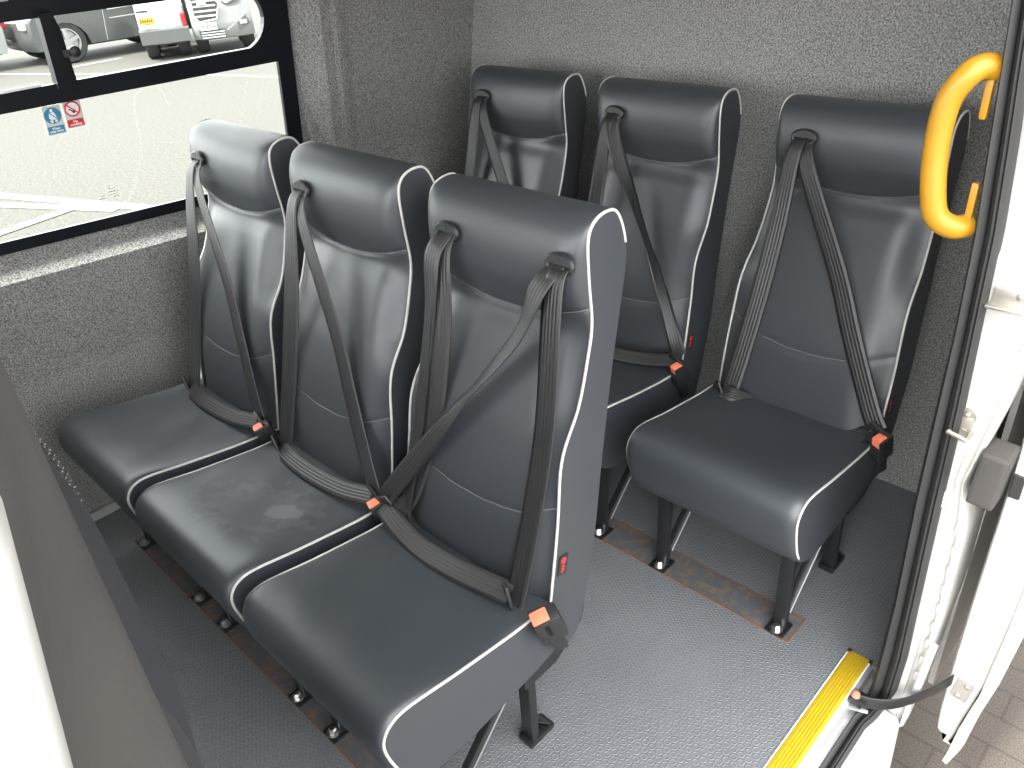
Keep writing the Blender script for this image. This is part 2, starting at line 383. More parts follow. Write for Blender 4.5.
struct('wall_right', MB().box((2.118, .80, .97), (.016, .68, 2.1)).box((2.03, 1.12, .97), (.18, .02, 2.1)), M['carpet'])
struct('trim_1', MB().bar((.040, -.60, .016), (.040, -.40, .016), .012, .030), M['strip'])

struct('front_light_block', MB().box((.70, -1.28, .52), (1.30, .05, 1.04)), M['carpet'])  # unseen low partition, added to keep cab light off the floor
# window_1
def window():
    fr = MB(); off = -REC + .004
    def strip(poly, d0=0.0, d1=.012):
        n = len(poly); vs = [pl(y, z, off + d0) for y, z in poly] + [pl(y, z, off + d1) for y, z in poly]
        fr.add(vs, [tuple(range(n))[::-1], tuple(range(n, 2 * n))] + [(k, (k + 1) % n, n + (k + 1) % n, n + k) for k in range(n)])
    strip([(Y0, zb(Y0) - .005), (.45, zb(.45) - .005), (.45, zb(.45) + .028), (Y0, zb(Y0) + .028)])
    strip([(.378, .87), (.43, .87), (.41, 1.52), (.355, 1.52)])
    strip([(Y0, 1.238), (.375, 1.222), (.372, 1.272), (Y0, 1.272)], 0, .022)
    strip([(Y0, 1.421), (.41, 1.421), (.41, 1.52), (Y0, 1.52)], 0, .016)
    # rounded right end of the upper light
    arc = [(.40, 1.25), (.40, 1.44), (.30, 1.44)] + [(.252 + .078 * math.cos(a), 1.346 + .078 * math.sin(a)) for a in [math.radians(90 - 180 * k / 14) for k in range(15)]] + [(.25, 1.25)]
    strip(arc, 0, .018)
    strip([(-.266, 1.26), (-.236, 1.26), (-.236, 1.43), (-.266, 1.43)], .002, .034)
    strip([(-.243, 1.26), (-.214, 1.26), (-.222, 1.39), (-.232, 1.43), (-.243, 1.43)], 0, .020)
    strip([(-1.00, .88), (-.955, .88), (-.955, 1.50), (-1.00, 1.50)], 0, .02)
    f = struct('window_1', fr, M['frame'])
    def pane(y0, y1, z0, z1, o):
        mb = MB(); vs = [pl(y0, z0, o), pl(y1, z0, o), pl(y1, z1, o), pl(y0, z1, o)] + [pl(y0, z0, o - .004), pl(y1, z0, o - .004), pl(y1, z1, o - .004), pl(y0, z1, o - .004)]
        mb.add(vs, [(0, 1, 2, 3), (7, 6, 5, 4), (0, 4, 5, 1), (1, 5, 6, 2), (2, 6, 7, 3), (3, 7, 4, 0)])
        mb.build('pane', M['glass'], f)
    pane(Y0, .40, .87, 1.25, off - .002); pane(-.24, .36, 1.25, 1.44, off + .001); pane(-.98, -.25, 1.25, 1.44, off + .012)
    lt = MB().lathe(pl(-.205, 1.338, off + .004), (1, 0, 0), [(.011, 0), (.011, .014), (.013, .016), (.013, .028), (.010, .030)], 16); lt.box(pl(-.222, 1.336, off + .014), (.02, .02, .016))
    lt.build('latch', M['plastic'], f, 40)
    sl_ = MB().bar(pl(-.95, 1.279, off + .02), pl(-.30, 1.275, off + .02), .004, .006); sl_.build('channel', M['alu'], f)
    r2 = MB().box(pl(-.335, 1.470, off + .02), (.004, .035, .012)).box(pl(-.295, 1.472, off + .02), (.004, .028, .010)); r2.build('rail_label', M['strip'], f)
    mk = MB()
    for k, (y, z, w) in enumerate([(-.196, .985, .012), (-.192, .978, .020), (-.19, .968, .026), (-.192, .960, .022), (-.186, .952, .018), (-.22, .962, .014), (-.225, .955, .018)]):
        mk.box(pl(y, z, off + .0015), (.0006, w, .0025))
    mk.build('glass_marking', M['strip'], f)
    return f, off
win, WOFF = window()

def text_mesh(body, size, name, mat, parent, mtx):
    cu = bpy.data.curves.new('lettering', 'FONT'); cu.body = body; cu.size = size; cu.align_x = 'CENTER'; cu.align_y = 'CENTER'; cu.extrude = .0002; cu.offset = size * .02; cu.space_line = .8
    tmp = bpy.data.objects.new('lettering', cu); COL.objects.link(tmp)
    dg = bpy.context.evaluated_depsgraph_get(); me = bpy.data.meshes.new_from_object(tmp.evaluated_get(dg)); bpy.data.objects.remove(tmp, do_unlink=True)
    me.transform(mtx); me.materials.clear(); me.materials.append(mat); return link(name, me, parent)

# window stickers, local plane: X = right (+y), Y = up
def sticker(yc, zc, red):
    ez = Vector((.21, 0, 1)).normalized(); ey = Vector((0, 1, 0)); ex = ey.cross(ez)
    root = empty('window_sticker'); mtx = Matrix.Translation(pl(yc, zc, WOFF + .0012)) @ Matrix((ey, ez, ex)).transposed().to_4x4()
    root.matrix_world = mtx
    def rect(w, h, d, c=(0, 0), r=.003): return MB().box((c[0], c[1], d), (w, h, .0008), None, 0)
    rect(.045, .073, 0).build('backing', M['sign_ground'], root)
    col = M['sign_red'] if red else M['sign_blue']
    rect(.040, .019, .0008, (0, -.025)).build('text_panel', col, root)
    text_mesh('No\nsmoking' if red else 'Wear\nseat belts', .0088, 'lettering', M['white'], root, Matrix.Translation((0, -.025, .0014)))
    if red:
        MB().lathe((0, .011, .0002), (0, 0, 1), [(.0195, 0), (.0195, .0008)], 32).build('white_disc', M['white'], root)
        rg = MB(); rg.tube([(.018 * math.cos(a), .011 + .018 * math.sin(a), .001) for a in [2 * math.pi * k / 36 for k in range(36)]], .0021, 6, True)
        rg.bar((-.0125, .0235, .0012), (.0125, -.0015, .0012), .0034, .0012); rg.build('prohibition_ring', M['sign_red'], root)
        cg = MB().bar((-.009, .012, .0011), (.003, .003, .0011), .003, .0006).lathe((.002, .0035, .001), (0, 0, 1), [(.0036, 0), (.0036, .0006)], 12); cg.build('cigarette', M['char'], root)
        sm = MB().tube([(.004, .008, .001), (.008, .012, .001), (.006, .016, .001), (.010, .020, .001)], .0005, 5); sm.build('smoke_mark', M['strip'], root)
    else:
        MB().lathe((0, .011, .0002), (0, 0, 1), [(.0205, 0), (.0205, .0008)], 32).build('blue_disc', M['sign_blue'], root)
        fg = MB().lathe((-.001, .0245, .001), (0, 0, 1), [(.0038, 0), (.0038, .0006)], 14)
        fg.prism([(-.008, .019), (.004, .020), (.009, .004), (.006, .001), (-.006, .001), (-.010, .006)], .0009, .0015, 'z')
        fg.prism([(-.010, .000), (-.002, .000), (-.003, -.007), (-.007, -.006)], .0009, .0015, 'z').prism([(.010, .000), (.002, .000), (.003, -.007), (.007, -.006)], .0009, .0015, 'z')
        fg.build('seated_figure', M['white'], root)
        MB().bar((-.007, .019, .0018), (.008, .003, .0018), .0022, .0004).build('belt_mark', M['sign_blue'], root)
    return root
tag(sticker(-.288, 1.186, False), 'blue and white wear seat belts sticker on the side window', 'sticker')
tag(sticker(-.238, 1.193, True), 'red and white no smoking sticker on the side window', 'sticker')

# ------------------------------------------------------------------ door surround
# rubber door seal (rear side of the opening, turning along the sill)
def door_seal():
    zs = [1.90, 1.55, 1.41, 1.335, 1.21, 1.085, .91, .77, .545, .284, .131, .015]
    xi = [1.98, 2.045, 2.059, 2.064, 2.072, 2.081, 2.087, 2.087, 2.089, 2.097, 2.096, 2.094]
    xo = [2.015, 2.078, 2.090, 2.096, 2.108, 2.118, 2.124, 2.130, 2.135, 2.142, 2.147, 2.144]
    prof = []
    def ring(z, a, b, y):
        w = b - a
        return [(a, y + .03, z), (a + w * .03, y + .004, z), (a + w * .22, y - .012, z), (a + w * .44, y - .006, z), (a + w * .50, y + .003, z), (a + w * .56, y - .004, z),
                (a + w * .74, y - .010, z), (a + w * .80, y - .001, z), (a + w * .86, y - .004, z), (a + w * 1.0, y + .006, z), (a + w * 1.0, y + .03, z)]
    rings = [ring(z, a, b, .382) for z, a, b in zip(zs, xi, xo)]
    def lower(t):   # turn from vertical at the jamb to running forward along the sill
        a = t * math.pi / 2; cy, cz = .382 - .062, .015
        out = []
        for (px, py, pz) in ring(.015, 2.094 - .010 * t, 2.144 - .026 * t, .382):
            d = py - cy                                # distance from turn centre
            out.append((px, cy + d * math.cos(a), cz - d * math.sin(a)))
        return out
    rings += [lower(t / 6) for t in range(1, 7)]
    last = rings[-1]; rings.append([(x, -.93, z) for x, y, z in last])
    mb = MB(); n = len(rings[0]); vs = [p for r in rings for p in r]; fs = []
    for i in range(len(rings) - 1):
        for k in range(n): fs.append((i * n + k, i * n + (k + 1) % n, (i + 1) * n + (k + 1) % n, (i + 1) * n + k))
    return mb.add(vs, fs)
struct('trim_2', door_seal(), M['rubber'], smooth=50)

# white jamb, sill and rear body side
def jamb():
    mb = MB()
    zs = [-.10, .05, .25, .47, .60, .78, 1.0, 1.04, 1.06, 1.25, 1.45, 1.95]
    x0 = [2.130, 2.138, 2.136, 2.128, 2.122, 2.115, 2.108, 2.106, 2.106, 2.092, 2.076, 2.00]
    x1 = [2.172, 2.176, 2.184, 2.180, 2.162, 2.190, 2.208, 2.207, 2.206, 2.192, 2.172, 2.09]
    ys = [.405, .405, .405, .405, .405, .405, .405, .405, .418, .418, .418, .418]
    rows = []
    for z, a, b, y in zip(zs, x0, x1, ys):
        w = b - a
        rows.append([(a - .03, y + .02, z), (a, y, z), (a + w * .50, y, z), (a + w * .55, y + .014, z), (a + w * .80, y + .018, z), (a + w * .84, y + .006, z), (b - .004, y + .006, z), (b, y + .014, z), (b, y + .05, z), (b - .01, .62, z), (a - .03, .62, z)])
    n = len(rows[0]); vs = [p for r in rows for p in r]; fs = []
    for i in range(len(rows) - 1):
        for k in range(n): fs.append((i * n + k, i * n + (k + 1) % n, (i + 1) * n + (k + 1) % n, (i + 1) * n + k))
    fs += [tuple(range(n)), tuple((len(rows) - 1) * n + k for k in range(n))]
    mb.add(vs, fs)
    for k in range(9):                                # crimps along the flange
        z = .08 + k * .052; mb.box((lerp_tab(zs, x1, z) - .006, .409, z), (.010, .008, .022), None, .003)
    return mb
struct('wall_rear_side', MB().box((2.168, 1.12, .80), (.012, 1.0, 1.9)), M['paint'])
jm = struct('wall_door_jamb', jamb(), M['paint'], smooth=35)
struct('trim_3', MB().prism([(2.119, -.060), (2.156, -.062), (2.168, -.08), (2.175, -.30), (2.10, -.30), (2.10, -.09)], -2.2, .40, 'y'), M['paint'])
struct('trim_4', MB().prism([(2.066, -.006), (2.074, -.012), (2.076, -.045), (2.098, -.050), (2.098, -.08), (2.06, -.08), (2.06, -.006)], -.93, .452, 'y'), M['alu'])
struct('trim_5', MB().box((2.178, .30, .0), (.012, .02, .001)).prism([(2.172, .02), (2.186, .02), (2.196, .20), (2.182, .20)], .396, .404, 'y'), M['strip'])
# above the opening and the front pillar
struct('wall_door_header', MB().box((2.04, -.25, 1.91), (.16, 1.6, .12)), M['paint'])
def pillar():
    mb = MB(); zs = [-.3, .9, 1.1, 1.25, 1.40, 1.95]; yw = [-1.00, -.995, -.985, -.962, -.938, -.915]
    rows = []
    for z, y in zip(zs, yw):
        dx = -.10 * max(0, z - 1.45)
        rows.append([(2.10 + dx, y + .006, z), (2.13 + dx, y, z), (2.155 + dx, y - .008, z), (2.168 + dx, y - .03, z), (2.172 + dx, y - .12, z), (2.172 + dx, -2.3, z), (2.10 + dx, -2.3, z)])
    n = len(rows[0]); vs = [p for r in rows for p in r]; fs = []
    for i in range(len(rows) - 1):
        for k in range(n): fs.append((i * n + k, i * n + (k + 1) % n, (i + 1) * n + (k + 1) % n, (i + 1) * n + k))
    fs += [tuple(range(n)), tuple((len(rows) - 1) * n + k for k in range(n))]
    return mb.add(vs, fs)
struct('wall_front_pillar', pillar(), M['paint'], smooth=50)
def pillar_seal():
    mb = MB(); zs = [-.05, .9, 1.1, 1.25, 1.40, 1.95]; yw = [-1.00, -.995, -.985, -.962, -.938, -.915]; rows = []
    for z, y in zip(zs, yw):
        rows.append([(2.11, y + .004, z), (2.09, y + .014, z), (2.075, -.925 + (y + .95) * .4, z), (2.06, -.912, z), (2.045, -.906, z), (2.03, -.905, z), (2.012, -.908, z), (2.00, -.93, z), (2.00, -1.03, z), (2.11, -1.03, z)])
    n = len(rows[0]); vs = [p for r in rows for p in r]; fs = []
    for i in range(len(rows) - 1):
        for k in range(n): fs.append((i * n + k, i * n + (k + 1) % n, (i + 1) * n + (k + 1) % n, (i + 1) * n + k))
    fs += [tuple(range(n)), tuple((len(rows) - 1) * n + k for k in range(n))]
    return mb.add(vs, fs)
struct('trim_6', pillar_seal(), M['dusty_rubber'], smooth=50)

# strikers and marks on the jamb: parts of it
def strikers():
    mb = MB().box((2.158, .403, .978), (.062, .006, .030), None, .002).box((2.150, .393, .963), (.055, .018, .006), None, .002).lathe((2.168, .400, .985), (0, -1, 0), [(.007, 0), (.007, .004), (.004, .006)], 12)
    mb.build('striker_plate', M['zinc'], jm, 40)
    m2 = MB().lathe((2.136, .405, .745), (0, -1, 0), [(.016, 0), (.016, .004)], 20).box((2.136, .403, .728), (.026, .006, .034), None, .006).lathe((2.135, .403, .708), (0, -1, 0), [(.012, 0), (.012, .004)], 16)
    m2.lathe((2.137, .400, .750), (0, -1, 0), [(.005, 0), (.005, .004), (.003, .005)], 10)
    m2.tube([(2.120, .40, .722), (2.120, .372, .722), (2.150, .372, .716), (2.150, .40, .716)], .0045, 8); m2.build('striker_plate', M['zinc'], jm, 40)
    MB().box((2.126, .402, .556), (.014, .006, .040)).build('black_label', M['char'], jm)
    MB().box((2.135, .402, .558), (.004, .0066, .034)).build('white_label', M['white'], jm)
strikers()

# sliding door, standing open behind the opening
def sliding_door():
    root = empty('sliding_door', (2.26, .45, GZ + .36)); L = Vector(root.location)
    zs = [-.115, -.09, -.03, .1, .3, .5, .8, 1.1, 1.5]
    xi = [2.252, 2.226, 2.222, 2.220, 2.219, 2.219, 2.217, 2.205, 2.16]
    xo = [2.262, 2.266, 2.272, 2.288, 2.296, 2.300, 2.300, 2.29, 2.24]
    def loft(rowf):
        rows = [rowf(z, a, b) for z, a, b in zip(zs, xi, xo)]; n = len(rows[0]); mb = MB(); vs = [Vector(p) - L for r in rows for p in r]; fs = []
        for i in range(len(rows) - 1):
            for k in range(n): fs.append((i * n + k, i * n + (k + 1) % n, (i + 1) * n + (k + 1) % n, (i + 1) * n + k))
        fs += [tuple(range(n)), tuple((len(rows) - 1) * n + k for k in range(n))]
        return mb.add(vs, fs)
    loft(lambda z, a, b: [(a, .475, z), (a + .006, .455, z), (a + .016, .450, z), (b - .012, .450, z), (b - .004, .454, z), (b, .462, z), (b, 1.65, z), (a, 1.65, z)]).build('inner_panel', M['paint'], root, 40)
    def skin(z, a, b):
        z2 = z - .035 if z < -.05 else z; e = .022
        return [(b + .001, .428, z2), (b + .010, .424, z2), (b + .013, .430, z2), (b + .022, .48, z2), (b + .024, 1.68, z2), (b + .003, 1.68, z2), (b + .003, .466, z2)]
    loft(skin).build('outer_skin', M['paint'], root, 40)
    MB().box(Vector((2.196, .425, .632)) - L, (.046, .07, .112), Matrix.Rotation(.05, 3, 'Y'), .006).build('rubber_guide_block', M['dusty_rubber'], root)
    MB().box(Vector((2.234, .4495, .607)) - L, (.020, .006, .052), None, .009).build('edge_slot', M['plastic'], root)
    MB().box(Vector((2.254, .4485, .065)) - L, (.034, .005, .060), Matrix.Rotation(.12, 3, 'Y'), .002).build('bracket_plate', plain('grey_bracket', (.20, .19, .17), .5), root)
    sc = MB()
    for x, z in ((2.262, .082), (2.249, .046)): sc.lathe(Vector((x, .447, z)) - L, (0, -1, 0), [(.006, 0), (.006, .003), (.003, .005)], 12)
    sc.build('screw', M['zinc'], root, 40)
    arm = MB(); P = catmull([(2.232, .452, .078), (2.205, .405, .058), (2.165, .368, .026), (2.125, .350, .006), (2.090, .342, -.002)], 5)
    arm.sweep([p - L for p in P], [(Vector((0, 0, 1)), Vector((.5, .8, 0)).normalized())] * len(P), [(-.016, -.007), (.012, -.007), (.017, -.003), (.017, .004), (.012, .007), (-.016, .007)])
    arm.box(Vector((2.086, .342, -.002)) - L, (.030, .034, .020), None, .004).build('roller_arm', M['black'], root, 40)
    MB().lathe(Vector((2.080, .338, .006)) - L, (0, 0, 1), [(.010, 0), (.011, .004), (.008, .012), (.004, .014)], 14).build('roller', plain('rusty_roller', (.42, .20, .13), .6, .2, var=.3), root, 40)
    MB().bar(Vector((2.070, .318, -.018)) - L, Vector((2.112, .338, -.022)) - L, .006, .006).build('link_rod', M['alu'], root)
    return root
tag(sliding_door(), 'white sliding door standing open beside the door jamb', 'door')

# yellow grab handle on the door pillar
def grab():
    root = empty('grab_handle', (2.07, .40, 1.09)); L = Vector(root.location)
    ctl = [(2.058, .398, 1.320), (2.046, .384, 1.325), (2.031, .368, 1.315), (2.012, .362, 1.276), (2.009, .362, 1.205), (2.018, .362, 1.135), (2.030, .366, 1.100), (2.052, .378, 1.085), (2.068, .398, 1.085)]
    MB().tube([p - L for p in catmull(ctl, 8)], .0188, 16).build('grip', M['yellow'], root, 60)
    for xm, z0, z1 in ((2.056, 1.315, 1.255), (2.068, 1.090, 1.150)):
        MB().box(Vector((xm, .392, (z0 + z1) / 2)) - L, (.012, .014, abs(z1 - z0) + .012), None, .005).build('mounting_plate', M['yellow'], root, 40)
    return root
tag(grab(), 'yellow plastic grab handle fixed inside the door pillar', 'handle')

# yellow tread strip at the door sill
def tread():
    root = empty('step_edge_strip', (2.04, -.24, 0))
    prof = [(-.025, 0), (-.025, .003), (-.022, .005)]
    for k in range(6):
        x = -.018 + k * .0065; prof += [(x, .005), (x + .001, .0066), (x + .0032, .0066), (x + .0042, .005)]
    prof += [(.020, .005), (.025, .003), (.025, -.004), (.0, -.004), (.0, 0)]
    MB().prism(prof, -.68, .692, 'y').build('tread', M['yellow_tread'], root)
    MB().box((-.0262, 0, .0015), (.003, 1.372, .003)).box((.0262, 0, .001), (.003, 1.372, .006)).build('edging', M['white'], root)
    MB().box((-.024, .694, .002), (.010, .010, .008), None, .002).build('end_cap', M['plastic'], root); MB().box((.027, .690, .002), (.008, .010, .010), None, .002).build('end_cap', M['plastic'], root)
    return root
tag(tread(), 'yellow ribbed step edge strip along the door sill', 'step strip')

# steel anchor plates let into the floor
def plate(x0, x1, y0, y1, label):
    root = empty('floor_anchor_plate', ((x0 + x1) / 2, (y0 + y1) / 2, 0)); w, d = x1 - x0, y1 - y0
    MB().box((0, 0, .0008), (w, d, .0016)).build('plate', M['rusty'], root)
    e = MB()
    for s in (-1, 1): e.box((0, s * d / 2, .001), (w, .0035, .0022)).box((s * w / 2, 0, .001), (.0035, d, .0022))
    e.build('rusty_edge', M['rust'], root); tag(root, label, 'floor plate'); return root
plate(.30, 1.893, .385, .478, 'rust-marked steel floor plate under the rear row of seats')
plate(.24, 1.66, -.512, -.425, 'steel floor plate under the front feet of the nearer row of seats')

# ------------------------------------------------------------------ the seats
EB = [(.075, .285), (.05, .34), (.058, .40), (.095, .595), (.12, .715), (.172, .80), (.200, .885), (.212, .945), (.207, 1.025), (.206, 1.095), (.219, 1.126), (.252, 1.138), (.285, 1.127), (.307, 1.066), (.302, .99), (.265, .82), (.225, .64), (.187, .455), (.137, .285)]
CB = [(.075, .285), (.045, .34), (.034, .40), (.066, .595), (.106, .715), (.140, .80), (.172, .885), (.194, .937), (.177, 1.012), (.181, 1.080), (.204, 1.125), (.25, 1.140), (.29, 1.129), (.312, 1.066), (.305, .99), (.27, .82), (.23, .64), (.19, .455), (.137, .285)]
EC = [(.07, .29), (.078, .35), (.06, .410), (-.05, .424), (-.19, .445), (-.285, .462), (-.325, .459), (-.347, .438), (-.350, .405), (-.335, .345), (-.316, .305), (-.285, .272), (-.22, .256), (-.08, .266)]
CC = [(.07, .29), (.080, .35), (.06, .415), (-.05, .428), (-.19, .449), (-.285, .470), (-.330, .469), (-.356, .446), (-.362, .405), (-.347, .345), (-.324, .302), (-.287, .268), (-.22, .254), (-.08, .264)]
def lean(P): return [(y + .014 * sstep(.70, .97, z), z - .007 * sstep(1.0, 1.12, z)) for y, z in P]
EB, CB = lean(EB), lean(CB)
def hwb(z): return .196 + .020 * (1 - sstep(.5, 1.0, z))
US = [-1, -.985, -.95, -.9, -.82, -.74, -.66, -.57, -.47, -.36, -.24, -.12, 0, .12, .24, .36, .47, .57, .66, .74, .82, .9, .95, .985, 1]
def pad(E, C, n, hw, shape, blend):
    e = catmull([(a, b, 0) for a, b in E], n, True); c = catmull([(a, b, 0) for a, b in C], n, True); N = len(e); mb = MB(); vs = []
    for u in US:
        tt = 1 - abs(u)
        for i in range(N):
            w = blend(tt, c[i].y)
            p = e[i] * (1 - w) + c[i] * w; y, z = shape(u, p.x, p.y, i / N, w)
            vs.append((u * hw(z), y, z))
    fs = []
    for k in range(len(US) - 1):
        for i in range(N): fs.append((k * N + i, k * N + (i + 1) % N, (k + 1) * N + (i + 1) % N, (k + 1) * N + i))
    mb.add(vs, fs)
    for u in (-1, 1): mb.add([(u * hw(p.y), p.x, p.y) for p in e], [tuple(range(N))])
    return mb, e
def back_shape(u, y, z, s, w):
    front = y < .245 + (z - 1.1) * .1 and s < .55
    if front:
        for zc, k in ((.937, .036), (.580, .040)):
            d = z - (zc + k * u * u); y += .0042 * math.exp(-(d / .0036) ** 2)
        d = z - (.937 + .036 * u * u)
        y -= .002 * math.exp(-((d - .045) / .035) ** 2) * w
        d = z - (.58 + .04 * u * u); y -= .003 * math.exp(-((d + .05) / .05) ** 2) * w
    return y, z
def cush_shape(u, y, z, s, w):
    if z > .40 and -.34 < y < .05:
        z -= .010 * math.exp(-(u / .55) ** 2) * math.exp(-((y + .13) / .10) ** 2)
        z += .0012 * math.sin(9 * u + 23 * y) * w * sstep(-.34, -.26, y)
    return y, z
def rnd(t, r): t = min(1, t / r); return math.sqrt(max(0, 1 - (1 - t) ** 2))
def back_blend(t, z):
    k = sstep(.90, .98, z); return rnd(t, .24) * k + sstep(0, .36, t) * (1 - k)
bk_mb, bk_e = pad(EB, CB, 20, hwb, back_shape, back_blend)
cu_mb, cu_e = pad(EC, CC, 8, lambda z: .2195, cush_shape, lambda t, z: rnd(t, .13))
ME = {}
ME['backrest'] = bk_mb.mesh('backrest', M['vinyl'], 55); ME['cushion'] = cu_mb.mesh('cushion', M['vinyl'], 55); ME['worn_cushion'] = cu_mb.mesh('cushion', M['vinyl_worn'], 55)
def seam(zc, k):
    N = len(bk_e); pts = []
    for ci, u in enumerate(US):
        col = bk_mb.v[ci * N:(ci + 1) * N]; z = zc + k * u * u; best = None
        for i in range(int(N * .02), int(N * .5)):
            a, b = col[i], col[i + 1]
            if a[2] <= z <= b[2] and a[1] < .24: best = a[1] + (b[1] - a[1]) * (z - a[2]) / (b[2] - a[2]); x = a[0]; break
        if best is not None and abs(u) < .99: pts.append((x, best - .0004, z))
    return MB().tube(pts, .0012, 6)
M['seam'] = plain('grey_seam_thread', (.13, .135, .14), .5)
ME['seam', 0] = seam(.937, .036).mesh('seam', M['seam'], 60); ME['seam', 1] = seam(.580, .040).mesh('seam', M['seam'], 60)
def piping(e, i0, i1, hw, s, r=.0030):
    return MB().tube([(s * (hw(e[i].y) - .001), e[i].x, e[i].y) for i in range(i0, i1, 2)], r, 8)
for sd in (-1, 1):
    ME['back_piping', sd] = piping(bk_e, 20, 20 * 13 + 1, hwb, sd).mesh('piping', M['piping'], 60)
    ME['cushion_piping', sd] = piping(cu_e, 8 * 2, 8 * 10 + 1, lambda z: .2195, sd).mesh('piping', M['piping'], 60)

def guide_mb():
    mb = MB(); mb.tube([(.021 * math.cos(a), 0, .0135 * math.sin(a)) for a in [2 * math.pi * k / 28 for k in range(28)]], .0042, 8, True)
    mb.lathe((0, .004, 0), (0, -1, 0), [(.020, 0), (.019, .002)], 24)
    for i, v in enumerate(mb.v): mb.v[i] = v if i < 28 * 8 else (v[0], v[1], v[2] * .62)
    mb.bar((0, -.003, .002), (0, -.003, .013), .0035, .003, up=(0, 1, 0))
    mb.prism([(-.020, .0), (.020, .0), (.017, .009), (.008, .0125), (-.008, .0125), (-.017, .009)], -.004, .002, 'y')
    return mb
ME['guide'] = guide_mb().mesh('belt_guide', M['plastic'], 45)
def buckle_mb():
    return MB().box((0, .004, 0), (.026, .030, .060), None, .005).box((0, -.0145, -.012), (.026, .010, .036), None, .004).box((.0112, -.008, .010), (.0036, .020, .040), None, .0015).box((-.0112, -.008, .010), (.0036, .020, .040), None, .0015).box((0, .0, -.048), (.012, .02, .06), None, .003)
ME['buckle'] = buckle_mb().mesh('buckle', M['plastic'], 45)
ME['button'] = MB().box((0, -.006, .0215), (.0188, .023, .021), None, .002).mesh('release_button', M['orange'], 45)
def tongue_mb():
    return MB().box((0, 0, 0), (.052, .007, .026), None, .003).box((0, 0, -.02), (.024, .004, .03))
ME['tongue'] = tongue_mb().mesh('belt_tongue', M['plastic'], 45)
# black side label with a red roundel
ME['tag'] = MB().box((0, 0, 0), (.003, .024, .044)).mesh('maker_tag', M['char'])
tm = MB().lathe((.0012, 0, .011), (1, 0, 0), [(.0068, 0), (.0068, .0008)], 18)
for k in range(5): tm.box((.0016, -.0015 + (k % 2) * .003, .000 - k * .0035), (.001, .006, .0026))
ME['tag_print'] = tm.mesh('red_print', M['red'])
ME['tag_logo'] = MB().box((.0022, .001, .012), (.0006, .0015, .008), Matrix.Rotation(.5, 3, 'X')).mesh('logo_mark', M['char'])

LEGX = .172
ME['front_leg'] = MB().box((0, 0, .135), (.034, .016, .262), None, .003).box((-.015, .012, .135), (.004, .028, .262)).box((0, -.006, .0035), (.048, .056, .007), None, .002).mesh('leg', M['black'], 40)
ME['rear_leg'] = MB().box((0, 0, .135), (.032, .022, .25), None, .003).box((0, .018, .008), (.040, .075, .016), None, .003).prism([(-.016, .0), (.016, .0), (.016, .05), (-.016, .05)], .004, .012, 'z').bar((0, .012, .06), (0, .050, .014), .034, .005, bev=.001).mesh('leg', M['black'], 40)
ME['brace'] = MB().bar((0, -.235, .030), (0, -.005, .262), .020, .016, up=(1, 0, 0), bev=.002).mesh('brace', M['black'], 40)
ME['brace_edge'] = MB().bar((.0105, -.222, .034), (.0105, -.03, .228), .0016, .003, up=(1, 0, 0)).mesh('brace_edge', M['alu'])
ME['bolt'] = MB().lathe((0, 0, 0), (0, 0, 1), [(.0155, 0), (.0155, .003)], 20).lathe((0, 0, .003), (0, 0, 1), [(.010, 0), (.010, .009), (.007, .012)], 6).mesh('bolt', M['chrome'], 30)
ME['frame'] = MB().box((0, 0, 0), (.40, .03, .025)).mesh('crossbar', M['black'])
ME['side_bracket'] = MB().prism([(-.02, .262), (.06, .262), (.150, .335), (.168, .318), (.155, .280), (.075, .228), (-.02, .228)], -.006, .006, 'x').mesh('hinge_bracket', M['black'])
ME['hinge_bolt'] = MB().lathe((.0, .118, .292), (1, 0, 0), [(.013, 0), (.013, .010), (.009, .013)], 18).mesh('hinge_bolt', M['plastic'], 40)

def ribbon(path, normals, width=.047, th=.0013, n=6, wtab=None):
    """webbing along path; at every control point a vector the flat side faces"""
    P = catmull(path, n); Nn = catmull(normals, n); mb = MB(); vs = []; L = 0; lens = []
    for i, p in enumerate(P):
        t = (P[min(i + 1, len(P) - 1)] - P[max(i - 1, 0)]).normalized(); nn = Nn[i] - t * Nn[i].dot(t); nn.normalize(); w = t.cross(nn)
        if i: L += (p - P[i - 1]).length
        lens.append(L); ww = width if wtab is None else lerp_tab([k / (len(wtab) - 1) for k in range(len(wtab))], wtab, i / (len(P) - 1))
        for a in (-.5, -.3, -.1, .1, .3, .5):
            vs.append(p + w * ww * a + nn * (th / 2))
        for a in (.5, .3, .1, -.1, -.3, -.5):
            vs.append(p + w * ww * a - nn * (th / 2))
    fs = []; m = 12; us = [0, .2, .4, .6, .8, 1, 1, .8, .6, .4, .2, 0]
    for i in range(len(P) - 1):
        for k in range(m): fs.append((i * m + k, i * m + (k + 1) % m, (i + 1) * m + (k + 1) % m, (i + 1) * m + k))
    mb.add(vs, fs); me = bpy.data.meshes.new('seat_belt'); me.from_pydata(mb.v, [], mb.f); me.update()
    uv = me.uv_layers.new(name='UVMap')
    for poly in me.polygons:
        poly.use_smooth = True
        for li in poly.loop_indices:
            vi = me.loops[li].vertex_index; uv.data[li].uv = (us[vi % m], lens[vi // m])
    me.materials.append(M['belt']); return me

